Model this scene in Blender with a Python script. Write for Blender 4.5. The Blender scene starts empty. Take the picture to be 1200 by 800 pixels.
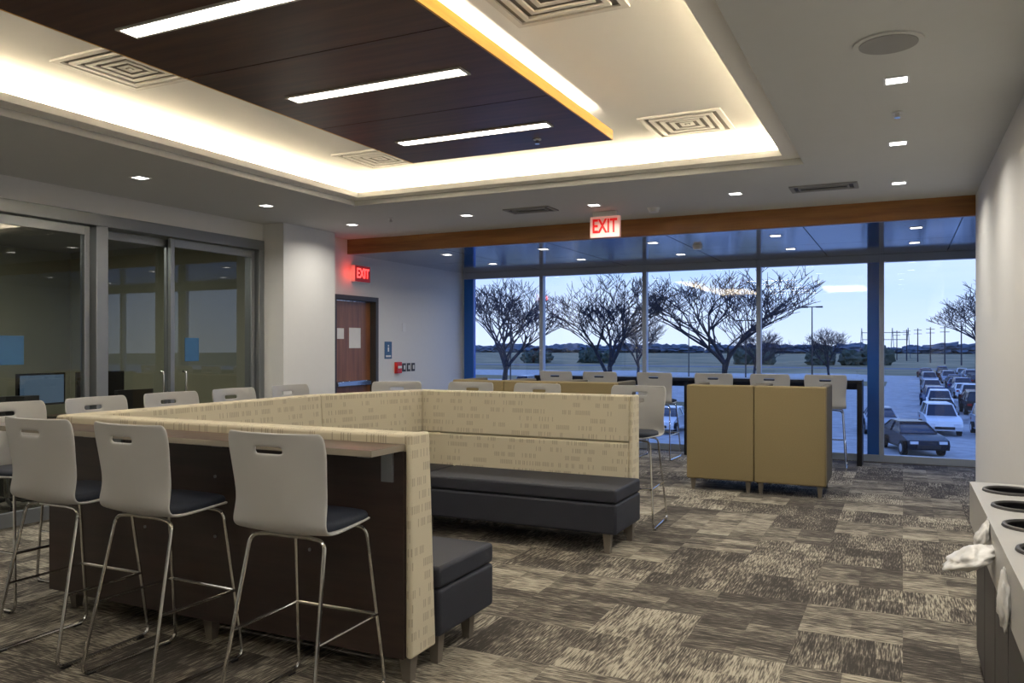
import bpy, bmesh, math, random
from mathutils import Vector, Matrix, noise
random.seed(7)
scene = bpy.context.scene
COL = scene.collection
scene.view_settings.view_transform = 'Standard'
scene.view_settings.look = 'None'
scene.view_settings.exposure = 0.3

# ------------------------------------------------------------ materials
def srgb(r, g, b):
    def c(x):
        x /= 255.0
        return x / 12.92 if x <= 0.04045 else ((x + 0.055) / 1.055) ** 2.4
    return (c(r), c(g), c(b), 1.0)

def base_mat(name):
    m = bpy.data.materials.new(name); m.use_nodes = True
    nt = m.node_tree
    b = nt.nodes['Principled BSDF']
    return m, nt, b

def mat(name, col, rough=0.6, metal=0.0, var=0.06, nscale=12.0, bump=0.0, bscale=200.0, spec=0.5, emit=None, estr=0.0):
    m, nt, b = base_mat(name)
    tc = nt.nodes.new('ShaderNodeTexCoord')
    n = nt.nodes.new('ShaderNodeTexNoise'); n.inputs['Scale'].default_value = nscale
    n.inputs['Detail'].default_value = 3
    nt.links.new(tc.outputs['Object'], n.inputs['Vector'])
    mx = nt.nodes.new('ShaderNodeMix'); mx.data_type = 'RGBA'
    lo = tuple(max(0, c * (1 - var)) for c in col[:3]) + (1,)
    hi = tuple(min(1, c * (1 + var)) for c in col[:3]) + (1,)
    mx.inputs[6].default_value = lo; mx.inputs[7].default_value = hi
    nt.links.new(n.outputs['Fac'], mx.inputs[0])
    nt.links.new(mx.outputs[2], b.inputs['Base Color'])
    b.inputs['Roughness'].default_value = rough
    b.inputs['Metallic'].default_value = metal
    b.inputs['Specular IOR Level'].default_value = spec
    if bump > 0:
        n2 = nt.nodes.new('ShaderNodeTexNoise'); n2.inputs['Scale'].default_value = bscale
        nt.links.new(tc.outputs['Object'], n2.inputs['Vector'])
        bp = nt.nodes.new('ShaderNodeBump'); bp.inputs['Strength'].default_value = bump
        bp.inputs['Distance'].default_value = 0.004
        nt.links.new(n2.outputs['Fac'], bp.inputs['Height'])
        nt.links.new(bp.outputs[0], b.inputs['Normal'])
    if emit:
        b.inputs['Emission Color'].default_value = emit
        b.inputs['Emission Strength'].default_value = estr
    return m

def math_node(nt, op, a, b=None, c=None):
    n = nt.nodes.new('ShaderNodeMath'); n.operation = op
    for i, x in enumerate((a, b, c)):
        if x is None: continue
        if isinstance(x, (int, float)): n.inputs[i].default_value = x
        else: nt.links.new(x, n.inputs[i])
    return n.outputs[0]

def combine(nt, x, y, z=0.0):
    n = nt.nodes.new('ShaderNodeCombineXYZ')
    for i, v in enumerate((x, y, z)):
        if isinstance(v, (int, float)): n.inputs[i].default_value = v
        else: nt.links.new(v, n.inputs[i])
    return n.outputs[0]

def ramp(nt, fac, stops, interp='LINEAR'):
    r = nt.nodes.new('ShaderNodeValToRGB'); r.color_ramp.interpolation = interp
    el = r.color_ramp.elements
    while len(el) < len(stops): el.new(0.5)
    for e, (p, c) in zip(el, stops):
        e.position = p; e.color = c
    nt.links.new(fac, r.inputs[0])
    return r.outputs[0]

def mixc(nt, fac, a, b):
    mx = nt.nodes.new('ShaderNodeMix'); mx.data_type = 'RGBA'
    for i, x in ((0, fac), (6, a), (7, b)):
        if isinstance(x, (int, float, tuple)): mx.inputs[i].default_value = x
        else: nt.links.new(x, mx.inputs[i])
    return mx.outputs[2]

def wn(nt, vec):
    n = nt.nodes.new('ShaderNodeTexWhiteNoise'); n.noise_dimensions = '3D'
    nt.links.new(vec, n.inputs['Vector']); return n.outputs['Value']

def ntex(nt, vec, scale=1.0, detail=2.0, rough=0.5):
    n = nt.nodes.new('ShaderNodeTexNoise'); n.inputs['Scale'].default_value = scale
    n.inputs['Detail'].default_value = detail; n.inputs['Roughness'].default_value = rough
    nt.links.new(vec, n.inputs['Vector']); return n.outputs['Fac']

def carpet_mat():
    m, nt, b = base_mat('carpet_tiles')
    tc = nt.nodes.new('ShaderNodeTexCoord'); s = nt.nodes.new('ShaderNodeSeparateXYZ')
    nt.links.new(tc.outputs['Object'], s.inputs[0])
    X, Y = s.outputs[0], s.outputs[1]
    T = 0.5
    cx = math_node(nt, 'FLOOR', math_node(nt, 'DIVIDE', X, T))
    cy = math_node(nt, 'FLOOR', math_node(nt, 'DIVIDE', Y, T))
    r1 = wn(nt, combine(nt, cx, cy, 3.3))
    r2 = wn(nt, combine(nt, cx, cy, 9.1))
    ori = math_node(nt, 'GREATER_THAN', wn(nt, combine(nt, cx, cy, 17.7)), 0.5)
    hx = math_node(nt, 'FLOOR', math_node(nt, 'DIVIDE', X, 0.125))
    hy = math_node(nt, 'FLOOR', math_node(nt, 'DIVIDE', Y, 0.25))
    kx = math_node(nt, 'FLOOR', math_node(nt, 'DIVIDE', X, 0.25))
    ky = math_node(nt, 'FLOOR', math_node(nt, 'DIVIDE', Y, 0.125))
    m0 = nt.nodes.new('ShaderNodeMix'); m0.data_type = 'FLOAT'
    nt.links.new(ori, m0.inputs[0]); nt.links.new(wn(nt, combine(nt, hx, hy, 1.3)), m0.inputs[2]); nt.links.new(wn(nt, combine(nt, kx, ky, 4.3)), m0.inputs[3])
    off = math_node(nt, 'MULTIPLY', r2, 37.0)
    sa = ntex(nt, combine(nt, math_node(nt, 'MULTIPLY', X, 150.0), math_node(nt, 'MULTIPLY', Y, 12.0), off), 1.0, 2.0)
    sb = ntex(nt, combine(nt, math_node(nt, 'MULTIPLY', X, 12.0), math_node(nt, 'MULTIPLY', Y, 150.0), off), 1.0, 2.0)
    mx = nt.nodes.new('ShaderNodeMix'); mx.data_type = 'FLOAT'
    nt.links.new(ori, mx.inputs[0]); nt.links.new(sa, mx.inputs[2]); nt.links.new(sb, mx.inputs[3])
    big = ntex(nt, combine(nt, X, Y, 0.0), 6.0, 3.0)
    v = math_node(nt, 'ADD', mx.outputs[0], math_node(nt, 'MULTIPLY', math_node(nt, 'SUBTRACT', r1, 0.5), 0.17))
    v = math_node(nt, 'ADD', v, math_node(nt, 'MULTIPLY', math_node(nt, 'SUBTRACT', m0.outputs[0], 0.5), 0.18))
    v = math_node(nt, 'ADD', v, math_node(nt, 'MULTIPLY', math_node(nt, 'SUBTRACT', big, 0.5), 0.24))
    fine = ntex(nt, combine(nt, X, Y, 0.0), 260.0, 2.0)
    v = math_node(nt, 'ADD', v, math_node(nt, 'MULTIPLY', math_node(nt, 'SUBTRACT', fine, 0.5), 0.2))
    col = ramp(nt, v, [(0.36, srgb(74, 70, 66)), (0.5, srgb(107, 101, 93)), (0.58, srgb(140, 133, 120)), (0.72, srgb(188, 181, 163))])
    nt.links.new(col, b.inputs['Base Color'])
    b.inputs['Roughness'].default_value = 0.95
    b.inputs['Specular IOR Level'].default_value = 0.1
    bp = nt.nodes.new('ShaderNodeBump'); bp.inputs['Strength'].default_value = 0.4; bp.inputs['Distance'].default_value = 0.004
    nt.links.new(v, bp.inputs['Height']); nt.links.new(bp.outputs[0], b.inputs['Normal'])
    return m

def cream_mat():
    m, nt, b = base_mat('cream_patterned_fabric')
    tc = nt.nodes.new('ShaderNodeTexCoord'); s = nt.nodes.new('ShaderNodeSeparateXYZ')
    nt.links.new(tc.outputs['UV'], s.inputs[0])
    U, V = s.outputs[0], s.outputs[1]
    sv = math_node(nt, 'DIVIDE', V, 0.062)
    row = math_node(nt, 'FLOOR', sv)
    rr = wn(nt, combine(nt, row, 1.0, 0.0))
    su = math_node(nt, 'ADD', math_node(nt, 'DIVIDE', U, 0.013), math_node(nt, 'MULTIPLY', rr, 9.0))
    cu = math_node(nt, 'FLOOR', su)
    fu = math_node(nt, 'FRACT', su); fv = math_node(nt, 'FRACT', sv)
    on = math_node(nt, 'GREATER_THAN', wn(nt, combine(nt, cu, row, 5.0)), 0.35)
    grp = math_node(nt, 'GREATER_THAN', wn(nt, combine(nt, math_node(nt, 'FLOOR', math_node(nt, 'DIVIDE', cu, 5.0)), row, 2.0)), 0.4)
    a = math_node(nt, 'MULTIPLY', math_node(nt, 'LESS_THAN', fu, 0.5), on)
    hb = math_node(nt, 'MULTIPLY', math_node(nt, 'GREATER_THAN', fv, 0.22), math_node(nt, 'LESS_THAN', fv, 0.8))
    a = math_node(nt, 'MULTIPLY', math_node(nt, 'MULTIPLY', a, hb), grp)
    fine = ntex(nt, combine(nt, U, V, 0.0), 350.0, 1.0)
    c0 = mixc(nt, fine, srgb(208, 198, 172), srgb(226, 218, 196))
    col = mixc(nt, math_node(nt, 'MULTIPLY', a, 0.55), c0, srgb(150, 134, 112))
    nt.links.new(col, b.inputs['Base Color'])
    b.inputs['Roughness'].default_value = 0.9; b.inputs['Specular IOR Level'].default_value = 0.15
    return m

def wood_mat(name, c1, c2, rough=0.35, scale=1.0, axis=0, spec=0.5, coat=0.0):
    m, nt, b = base_mat(name)
    tc = nt.nodes.new('ShaderNodeTexCoord'); mp = nt.nodes.new('ShaderNodeMapping')
    sc = [18 * scale, 18 * scale, 18 * scale]; sc[axis] = 1.2 * scale
    mp.inputs['Scale'].default_value = sc
    nt.links.new(tc.outputs['Object'], mp.inputs[0])
    f = ntex(nt, mp.outputs[0], 2.0, 6.0, 0.6)
    col = ramp(nt, f, [(0.3, c1), (0.7, c2)])
    nt.links.new(col, b.inputs['Base Color'])
    b.inputs['Roughness'].default_value = rough; b.inputs['Specular IOR Level'].default_value = spec
    if coat: b.inputs['Coat Weight'].default_value = coat; b.inputs['Coat Roughness'].default_value = rough * 0.6
    return m

def glass_mat(name, tint, refl_ior=1.5, gloss=(1, 1, 1, 1)):
    m = bpy.data.materials.new(name); m.use_nodes = True
    nt = m.node_tree; nt.nodes.clear()
    out = nt.nodes.new('ShaderNodeOutputMaterial')
    tr = nt.nodes.new('ShaderNodeBsdfTransparent'); tr.inputs[0].default_value = tint
    gl = nt.nodes.new('ShaderNodeBsdfGlossy'); gl.inputs['Roughness'].default_value = 0.0; gl.inputs[0].default_value = gloss
    fr = nt.nodes.new('ShaderNodeFresnel'); fr.inputs[0].default_value = refl_ior
    mx = nt.nodes.new('ShaderNodeMixShader')
    nt.links.new(fr.outputs[0], mx.inputs[0]); nt.links.new(tr.outputs[0], mx.inputs[1]); nt.links.new(gl.outputs[0], mx.inputs[2])
    nt.links.new(mx.outputs[0], out.inputs[0])
    return m

def emis(name, col, s):
    m, nt, b = base_mat(name)
    b.inputs['Base Color'].default_value = (0.8, 0.8, 0.8, 1)
    b.inputs['Emission Color'].default_value = col
    b.inputs['Emission Strength'].default_value = s
    return m

M_carpet = carpet_mat()
M_cream = cream_mat()
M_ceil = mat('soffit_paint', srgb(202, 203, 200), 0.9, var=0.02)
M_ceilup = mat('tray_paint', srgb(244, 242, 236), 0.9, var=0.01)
M_wall = mat('wall_paint', srgb(220, 220, 218), 0.85, var=0.02, bump=0.1, bscale=300)
M_wallg = mat('wall_paint_grey', srgb(150, 150, 148), 0.85, var=0.02)
M_olive = mat('office_wall_paint', srgb(150, 150, 130), 0.9, var=0.04)
M_cloud = wood_mat('dark_walnut_laminate', srgb(66, 43, 32), srgb(98, 66, 48), 0.38, 0.6, 0, 0.4)
M_lowc = wood_mat('gloss_walnut_ceiling', srgb(52, 54, 60), srgb(72, 72, 76), 0.14, 0.6, 0, 1.0, 1.0)
M_beam = wood_mat('honey_wood_trim', srgb(122, 80, 40), srgb(160, 108, 56), 0.4, 0.6, 0)
M_edge = wood_mat('yellow_wood_edge', srgb(205, 150, 60), srgb(232, 180, 84), 0.4, 0.6, 1)
M_door = wood_mat('door_wood', srgb(104, 64, 40), srgb(142, 92, 58), 0.35, 0.6, 2)
M_clad = wood_mat('espresso_cladding', srgb(46, 36, 33), srgb(62, 48, 43), 0.4, 0.5, 0)
M_ledge = wood_mat('walnut_ledge', srgb(60, 42, 34), srgb(92, 66, 52), 0.3, 0.7, 0, 0.4)
M_ledgeedge = mat('ledge_edge', srgb(150, 142, 128), 0.4)
M_bench = mat('charcoal_vinyl', srgb(40, 43, 54), 0.6, var=0.15, nscale=60, bump=0.2, bscale=400)
M_leg = mat('taupe_leg', srgb(120, 112, 102), 0.5)
M_tan = mat('tan_upholstery', srgb(142, 127, 94), 0.9, var=0.14, nscale=120, bump=0.3, bscale=500, spec=0.15)
M_tands = mat('taupe_upholstery', srgb(108, 102, 88), 0.9, var=0.12, nscale=120, bump=0.3, bscale=500, spec=0.15)
M_shell = mat('light_grey_plastic', srgb(194, 194, 193), 0.45, var=0.02)
M_pad = mat('navy_seat_pad', srgb(36, 42, 56), 0.7, var=0.15, nscale=80)
M_chrome = mat('chrome', srgb(215, 214, 212), 0.12, 1.0, var=0.02)
M_alu = mat('aluminium_frame', srgb(128, 132, 136), 0.4, 0.5, var=0.03)
M_mull = mat('window_mullion', srgb(166, 176, 190), 0.45, 0.0, var=0.03)
M_bluefin = mat('blue_glass_fin', srgb(30, 92, 178), 0.25, 0.0, var=0.05)
M_black = mat('black_laminate', srgb(26, 26, 30), 0.35, var=0.1)
M_dark = mat('dark_grey_cabinet', srgb(58, 56, 56), 0.5, var=0.08)
M_bin = mat('light_grey_counter', srgb(180, 179, 176), 0.4, var=0.04)
M_bag = mat('white_plastic_bag', srgb(228, 226, 222), 0.35, var=0.03)
M_bluesign = mat('blue_sign', srgb(48, 88, 126), 0.4)
M_white = mat('white_plastic', srgb(225, 225, 222), 0.4, var=0.02)
M_red = mat('red_plastic', srgb(190, 28, 24), 0.4)
M_paper = mat('paper', srgb(230, 230, 226), 0.8)
M_glass = glass_mat('window_glass', (0.90, 0.95, 1.0, 1), 1.7)
M_gdoor = glass_mat('sliding_door_glass', (0.74, 0.78, 0.77, 1), 1.65)
M_exitw = mat('exit_dark_face', srgb(90, 14, 12), 0.4, emit=(1, 0.03, 0.02, 1), estr=0.12)
M_exitr = emis('exit_red_letters', (1.0, 0.03, 0.02, 1), 1.6)
M_exitd = mat('exit_deep_red_letters', srgb(190, 10, 10), 0.4, emit=(1, 0.0, 0.0, 1), estr=0.35)
M_exitface = mat('exit_sign_face', srgb(240, 200, 190), 0.4, emit=(1, 0.45, 0.38, 1), estr=0.22)
M_lamp = emis('warm_led_diffuser', (1.0, 0.93, 0.82, 1), 18.0)
M_down = emis('downlight_lens', (1.0, 0.96, 0.9, 1), 5.0)
M_metalgrille = mat('diffuser_metal', srgb(222, 218, 210), 0.5, 0.0)
M_grilledark = mat('diffuser_shadow', srgb(130, 124, 114), 0.7)
M_slot = mat('slot_shadow', srgb(60, 60, 60), 0.7)
M_screen = mat('monitor_black', srgb(14, 15, 18), 0.2)
M_scr_on = mat('monitor_display', srgb(50, 70, 95), 0.2, emit=(0.35, 0.55, 0.8, 1), estr=0.12)

# ------------------------------------------------------------ mesh builder
class MB:
    def __init__(s): s.v = []; s.f = []; s.m = []; s.mats = []
    def mi(s, m):
        if m not in s.mats: s.mats.append(m)
        return s.mats.index(m)
    def add(s, vs, fs, m, mtx=None):
        o = len(s.v)
        for p in vs:
            p = Vector(p)
            if mtx: p = mtx @ p
            s.v.append(p)
        k = s.mi(m) if not isinstance(m, list) else None
        for i, f in enumerate(fs):
            s.f.append([o + j for j in f]); s.m.append(k if k is not None else s.mi(m[i]))
    def box(s, x0, x1, y0, y1, z0, z1, m, mtx=None):
        x0, x1 = min(x0, x1), max(x0, x1); y0, y1 = min(y0, y1), max(y0, y1)
        vs = [(x0, y0, z0), (x1, y0, z0), (x1, y1, z0), (x0, y1, z0), (x0, y0, z1), (x1, y0, z1), (x1, y1, z1), (x0, y1, z1)]
        s.add(vs, [(0, 3, 2, 1), (4, 5, 6, 7), (0, 1, 5, 4), (1, 2, 6, 5), (2, 3, 7, 6), (3, 0, 4, 7)], m, mtx)
    def prism(s, bot, top, z0, z1, m, side=None):
        n = len(bot)
        vs = [(p[0], p[1], z0) for p in bot] + [(p[0], p[1], z1) for p in top]
        fs = [tuple(reversed(range(n))), tuple(range(n, 2 * n))]
        ms = [m, m]
        for i in range(n):
            j = (i + 1) % n; fs.append((i, j, n + j, n + i)); ms.append(side or m)
        s.add(vs, fs, ms)
    def taper(s, cx, cy, z0, z1, r0, r1, m, seg=4, rot=math.pi / 4):
        a = [(cx + r0 * math.cos(rot + 2 * math.pi * i / seg), cy + r0 * math.sin(rot + 2 * math.pi * i / seg)) for i in range(seg)]
        b = [(cx + r1 * math.cos(rot + 2 * math.pi * i / seg), cy + r1 * math.sin(rot + 2 * math.pi * i / seg)) for i in range(seg)]
        s.prism(a, b, z0, z1, m)
    def tube(s, pts, r, m, seg=8, r_end=None, closed=False):
        pts = [Vector(p) for p in pts]; n = len(pts)
        ref = None
        vs = []
        for i, p in enumerate(pts):
            if closed: d = pts[(i + 1) % n] - pts[i - 1]
            else: d = (pts[min(i + 1, n - 1)] - pts[max(i - 1, 0)])
            if d.length < 1e-9: d = Vector((0, 0, 1))
            d.normalize()
            if ref is None:
                ref = d.cross(Vector((0.13, 0.37, 0.92)))
                if ref.length < 1e-3: ref = d.cross(Vector((1, 0, 0)))
            ref = ref - d * ref.dot(d); ref.normalize()
            bi = d.cross(ref)
            rr = r if r_end is None else r + (r_end - r) * i / (n - 1)
            for k in range(seg):
                a = 2 * math.pi * k / seg
                vs.append(p + (ref * math.cos(a) + bi * math.sin(a)) * rr)
        fs = []
        rng = n if closed else n - 1
        for i in range(rng):
            for k in range(seg):
                a = i * seg + k; b = i * seg + (k + 1) % seg
                j = ((i + 1) % n) * seg
                fs.append((a, b, j + (k + 1) % seg, j + k))
        if not closed:
            fs.append(tuple(reversed(range(seg)))); fs.append(tuple(range((n - 1) * seg, n * seg)))
        s.add(vs, fs, m)
    def disc_ring(s, c, r, z0, z1, m, seg=24):
        a = [(c[0] + r * math.cos(2 * math.pi * i / seg), c[1] + r * math.sin(2 * math.pi * i / seg)) for i in range(seg)]
        s.prism(a, a, z0, z1, m)
    def mesh(s, name, smooth=True, ang=35):
        me = bpy.data.meshes.new(name)
        me.from_pydata([tuple(p) for p in s.v], [], s.f)
        for m in s.mats: me.materials.append(m)
        me.polygons.foreach_set('material_index', s.m)
        uv = me.uv_layers.new(name='UVMap')
        for p in me.polygons:
            n = p.normal
            if abs(n.z) > 0.7: t = Vector((1, 0, 0)); w = Vector((0, 1, 0))
            else:
                t = Vector((0, 0, 1)).cross(n); t.normalize(); w = Vector((0, 0, 1))
            for li in p.loop_indices:
                co = me.vertices[me.loops[li].vertex_index].co
                uv.data[li].uv = (co.dot(t), co.dot(w))
        if smooth:
            me.polygons.foreach_set('use_smooth', [True] * len(me.polygons))
            me.set_sharp_from_angle(angle=math.radians(ang))
        me.update()
        return me
    def build(s, name, loc=(0, 0, 0), rz=0, bevel=0, parent=None, bseg=2, smooth=True):
        return put(name, s.mesh(name, smooth), loc, rz, bevel, parent, bseg)

def put(name, me, loc=(0, 0, 0), rz=0, bevel=0, parent=None, bseg=2):
    o = bpy.data.objects.new(name, me); COL.objects.link(o)
    o.location = loc; o.rotation_euler = (0, 0, rz)
    if bevel:
        b = o.modifiers.new('bevel', 'BEVEL'); b.width = bevel; b.segments = bseg; b.limit_method = 'ANGLE'
        b.angle_limit = math.radians(40); b.harden_normals = False
    if parent: o.parent = parent
    return o

def empty(name, loc=(0, 0, 0), rz=0):
    o = bpy.data.objects.new(name, None); COL.objects.link(o)
    o.location = loc; o.rotation_euler = (0, 0, rz); o.empty_display_size = 0.1
    return o

def bx(name, x0, x1, y0, y1, z0, z1, m, bevel=0, parent=None):
    b = MB(); b.box(x0, x1, y0, y1, z0, z1, m); return b.build(name, bevel=bevel, parent=parent)

def fillet(pts, rad, n=5):
    pts = [Vector(p) for p in pts]; out = [pts[0]]
    for i in range(1, len(pts) - 1):
        a = pts[i - 1] - pts[i]; b = pts[i + 1] - pts[i]
        r = min(rad, a.length * 0.45, b.length * 0.45)
        p0 = pts[i] + a.normalized() * r; p1 = pts[i] + b.normalized() * r
        for k in range(n + 1):
            t = k / n
            out.append(p0 * (1 - t) ** 2 + pts[i] * 2 * t * (1 - t) + p1 * t * t)
    out.append(pts[-1]); return out

# ------------------------------------------------------------ dimensions
XR = 0.60; XL = -6.50; XG = -6.55; YW = 11.6; YB = 8.5; H = 2.89; HL = 2.70
Y0 = -3.0
# ------------------------------------------------------------ room shell
bx('floor', -10.2, 2.6, Y0, YW + 0.1, -0.12, 0.0, M_carpet)
TX0, TX1, TY0, TY1 = -4.88, -0.68, -0.6, 6.5
b = MB()
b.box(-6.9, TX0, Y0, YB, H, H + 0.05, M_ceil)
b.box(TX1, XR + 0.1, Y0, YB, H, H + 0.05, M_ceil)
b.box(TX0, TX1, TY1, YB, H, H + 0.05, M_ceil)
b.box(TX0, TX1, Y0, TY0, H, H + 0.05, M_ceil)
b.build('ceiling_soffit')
LZ0, LZ1, UZ = 2.94, 2.99, 3.17
wi = 0.14; wo = 0.30
b = MB()
ix0, ix1, iy0, iy1 = TX0 + wi, TX1 - wi, TY0 + wi, TY1 - wi
ox0, ox1, oy0, oy1 = TX0 - wo, TX1 + wo, TY0 - wo, TY1 + wo
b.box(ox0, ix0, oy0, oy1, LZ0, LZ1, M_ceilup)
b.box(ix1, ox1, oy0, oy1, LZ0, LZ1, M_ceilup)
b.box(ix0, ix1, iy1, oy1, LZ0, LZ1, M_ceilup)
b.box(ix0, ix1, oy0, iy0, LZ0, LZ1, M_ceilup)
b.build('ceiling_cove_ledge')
b = MB()
b.box(ox0 - 0.03, ox0, oy0, oy1, LZ0, UZ, M_ceilup)
b.box(ox1, ox1 + 0.03, oy0, oy1, LZ0, UZ, M_ceilup)
b.box(ox0, ox1, oy1, oy1 + 0.03, LZ0, UZ, M_ceilup)
b.box(ox0, ox1, oy0 - 0.03, oy0, LZ0, UZ, M_ceilup)
b.box(ox0 - 0.03, ox1 + 0.03, oy0 - 0.03, oy1 + 0.03, UZ, UZ + 0.05, M_ceilup)
b.build('ceiling')
bx('roof', -10.4, 2.8, Y0 - 0.2, YW + 0.5, 3.24, 3.4, M_wallg)
b = MB()
xs = [-6.5, -5.1, -3.7, -2.3, -0.9, 0.5, 2.4]
for i in range(len(xs) - 1):
    for (ya, yb) in ((YB + 0.05, 10.05), (10.06, YW)):
        b.box(xs[i] + 0.006, xs[i + 1] - 0.006, ya, yb, HL, HL + 0.03, M_lowc)
b.box(-6.5, 2.5, YB + 0.05, YW, HL + 0.03, HL + 0.06, M_black)
b.build('ceiling_window_bay')
bx('trim_wood_beam', -6.5, XR + 0.0, YB, YB + 0.05, HL, H, M_beam)
bx('trim_beam_return', XR, 2.4, YB + 0.001, YB + 0.05, HL, H, M_beam)
bx('wall_right', XR, XR + 0.15, Y0, YB, 0, H + 0.05, M_wall)
bx('wall_right_return', XR + 0.15, 2.55, YB - 0.15, YB, 0, H, M_wall)
bx('wall_bay_right', 2.4, 2.55, YB, YW, 0, H, M_wall)
bx('wall_back', -10.2, XR + 0.15, Y0 - 0.15, Y0, 0, H + 0.05, M_wall)
bx('baseboard_right', XR - 0.012, XR, Y0, YB, 0, 0.1, M_dark)
b = MB()
b.box(XG - 0.25, XG, Y0, 2.4, 0, H, M_wall)
b.box(XG - 0.2, XG, 2.4, 7.02, 2.70, H, M_wall)
b.build('wall_left')
bx('wall_left_column', XG - 0.25, -6.25, 7.02, 7.93, 0, H, M_wall)
b = MB()
b.box(XL - 0.2, XL, 7.93, 8.2, 0, H, M_wall)
b.box(XL - 0.2, XL, 8.2, 9.17, 2.17, H, M_wall)
b.box(XL - 0.2, XL, 9.17, YW, 0, H, M_wall)
b.build('wall_left_far')
bx('baseboard_left', XL, XL + 0.012, 9.17, YW, 0, 0.1, M_dark)
wx = [-6.5, -5.09, -3.43, -1.80, -0.25, 1.25, 2.4]
bx('wall_window_head', -6.7, 2.55, YW, YW + 0.15, HL - 0.02, 3.3, M_wallg)
for i in range(len(wx) - 1):
    e = empty('window_%d' % (i + 1), ((wx[i] + wx[i + 1]) / 2, YW, 0))
    w = (wx[i + 1] - wx[i]) / 2
    b = MB()
    b.box(-w, -w + 0.03, -0.06, 0.05, 0, HL, M_mull)
    b.box(w - 0.03, w, -0.06, 0.05, 0, HL, M_mull)
    b.box(-w + 0.03, w - 0.03, -0.06, 0.05, HL - 0.10, HL, M_mull)
    b.box(-w + 0.03, w - 0.03, -0.06, 0.05, 0.0, 0.09, M_mull)
    b.build('frame', parent=e, bevel=0.004)
    g = MB(); g.add([(-w + 0.03, 0, 0.08), (w - 0.03, 0, 0.08), (w - 0.03, 0, HL - 0.1), (-w + 0.03, 0, HL - 0.1)], [(0, 1, 2, 3)], M_glass)
    g.build('pane', parent=e)
    if i == 0: bx('side_fin', -w + 0.03, -w + 0.2, -0.05, 0.03, 0.09, HL - 0.10, M_bluefin, parent=e)
    if i == 3: bx('side_fin', w - 0.17, w - 0.03, -0.05, 0.03, 0.09, HL - 0.10, M_bluefin, parent=e)
b = MB()
b.box(-10.2, -10.05, Y0, 7.3, 0, 3.2, M_olive)
b.box(-10.05, XG - 0.2, 7.15, 7.3, 0, 3.2, M_olive)
b.box(-10.05, XG - 0.25, 2.25, 2.38, 0, 3.2, M_olive)
b.build('wall_office')
bx('ceiling_office', -10.05, XG - 0.2, 2.38, 7.15, 2.75, 2.8, M_wallg)
bx('wall_corridor', -8.0, XL - 0.2, 8.0, 8.05, 0, H, M_wallg)

def slider(name, y0, y1, xoff, handle=None):
    e = empty(name, (XG + xoff, (y0 + y1) / 2, 0)); w = (y1 - y0) / 2
    b = MB(); f = 0.05
    b.box(-0.02, 0.02, -w, -w + f, 0.02, 2.58, M_alu); b.box(-0.02, 0.02, w - f, w, 0.02, 2.58, M_alu)
    b.box(-0.02, 0.02, -w + f, w - f, 2.50, 2.58, M_alu); b.box(-0.02, 0.02, -w + f, w - f, 0.02, 0.14, M_alu)
    if handle:
        hy = handle * (w - 0.1)
        b.tube(fillet([(0.02, hy, 0.95), (0.07, hy, 0.95), (0.07, hy, 1.25), (0.02, hy, 1.25)], 0.02), 0.01, M_chrome)
    b.build('frame', parent=e, bevel=0.003)
    g = MB(); g.add([(0, -w + f, 0.14), (0, w - f, 0.14), (0, w - f, 2.5), (0, -w + f, 2.5)], [(0, 1, 2, 3)], M_gdoor)
    g.build('glass', parent=e)
    return e
slider('door_sliding', 2.45, 3.5, -0.14)
slider('door_sliding', 3.42, 4.87, -0.05)
slider('door_sliding', 5.04, 5.84, -0.14, handle=0.9)
slider('door_sliding', 5.76, 6.92, -0.05, handle=-0.9)
b = MB()
b.box(XG - 0.2, XG + 0.02, 2.4, 7.02, 2.59, 2.70, M_alu)
b.box(XG - 0.2, XG + 0.02, 4.9, 5.02, 0, 2.59, M_alu)
b.box(XG - 0.2, XG + 0.02, 6.94, 7.02, 0, 2.59, M_alu)
b.build('trim_sliding_track', bevel=0.004)

def plate(name, x, y, z, w, h, m, glyph=None):
    e = empty(name, (x, y, z))
    b = MB(); b.box(0, 0.008, -w / 2, w / 2, -h / 2, h / 2, m)
    if glyph == 'person':
        b.box(0.008, 0.010, -0.015, 0.015, -0.02, 0.04, M_white)
        b.box(0.008, 0.010, -0.012, 0.012, 0.05, 0.075, M_white)
        b.box(0.008, 0.010, -w * 0.35, w * 0.35, -h * 0.4, -h * 0.3, M_white)
    b.build('plate', parent=e, bevel=0.002)
    return e
plate('blue_door_sign', XG - 0.028, 4.16, 1.47, 0.20, 0.24, M_bluesign)
plate('blue_door_sign', XG - 0.028, 6.02, 1.47, 0.18, 0.24, M_bluesign)
plate('restroom_sign', XL, 9.42, 1.45, 0.17, 0.24, M_bluesign, 'person')
plate('thermostat', XL, 9.82, 1.78, 0.08, 0.12, M_white)
e = empty('fire_alarm_pull', (XL, 9.64, 1.20))
b = MB(); b.box(0, 0.05, -0.06, 0.06, -0.08, 0.08, M_red); b.box(0.05, 0.058, -0.045, 0.045, -0.01, 0.025, M_white); b.build('body', parent=e, bevel=0.004)
e = empty('light_switch_bank', (XL, 9.92, 1.20))
b = MB()
for k in (-0.1, 0.02, 0.14):
    b.box(0, 0.008, k - 0.045, k + 0.045, -0.06, 0.06, M_dark); b.box(0.008, 0.016, k - 0.015, k + 0.015, -0.03, 0.03, M_white)
b.build('plates', parent=e, bevel=0.002)

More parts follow.
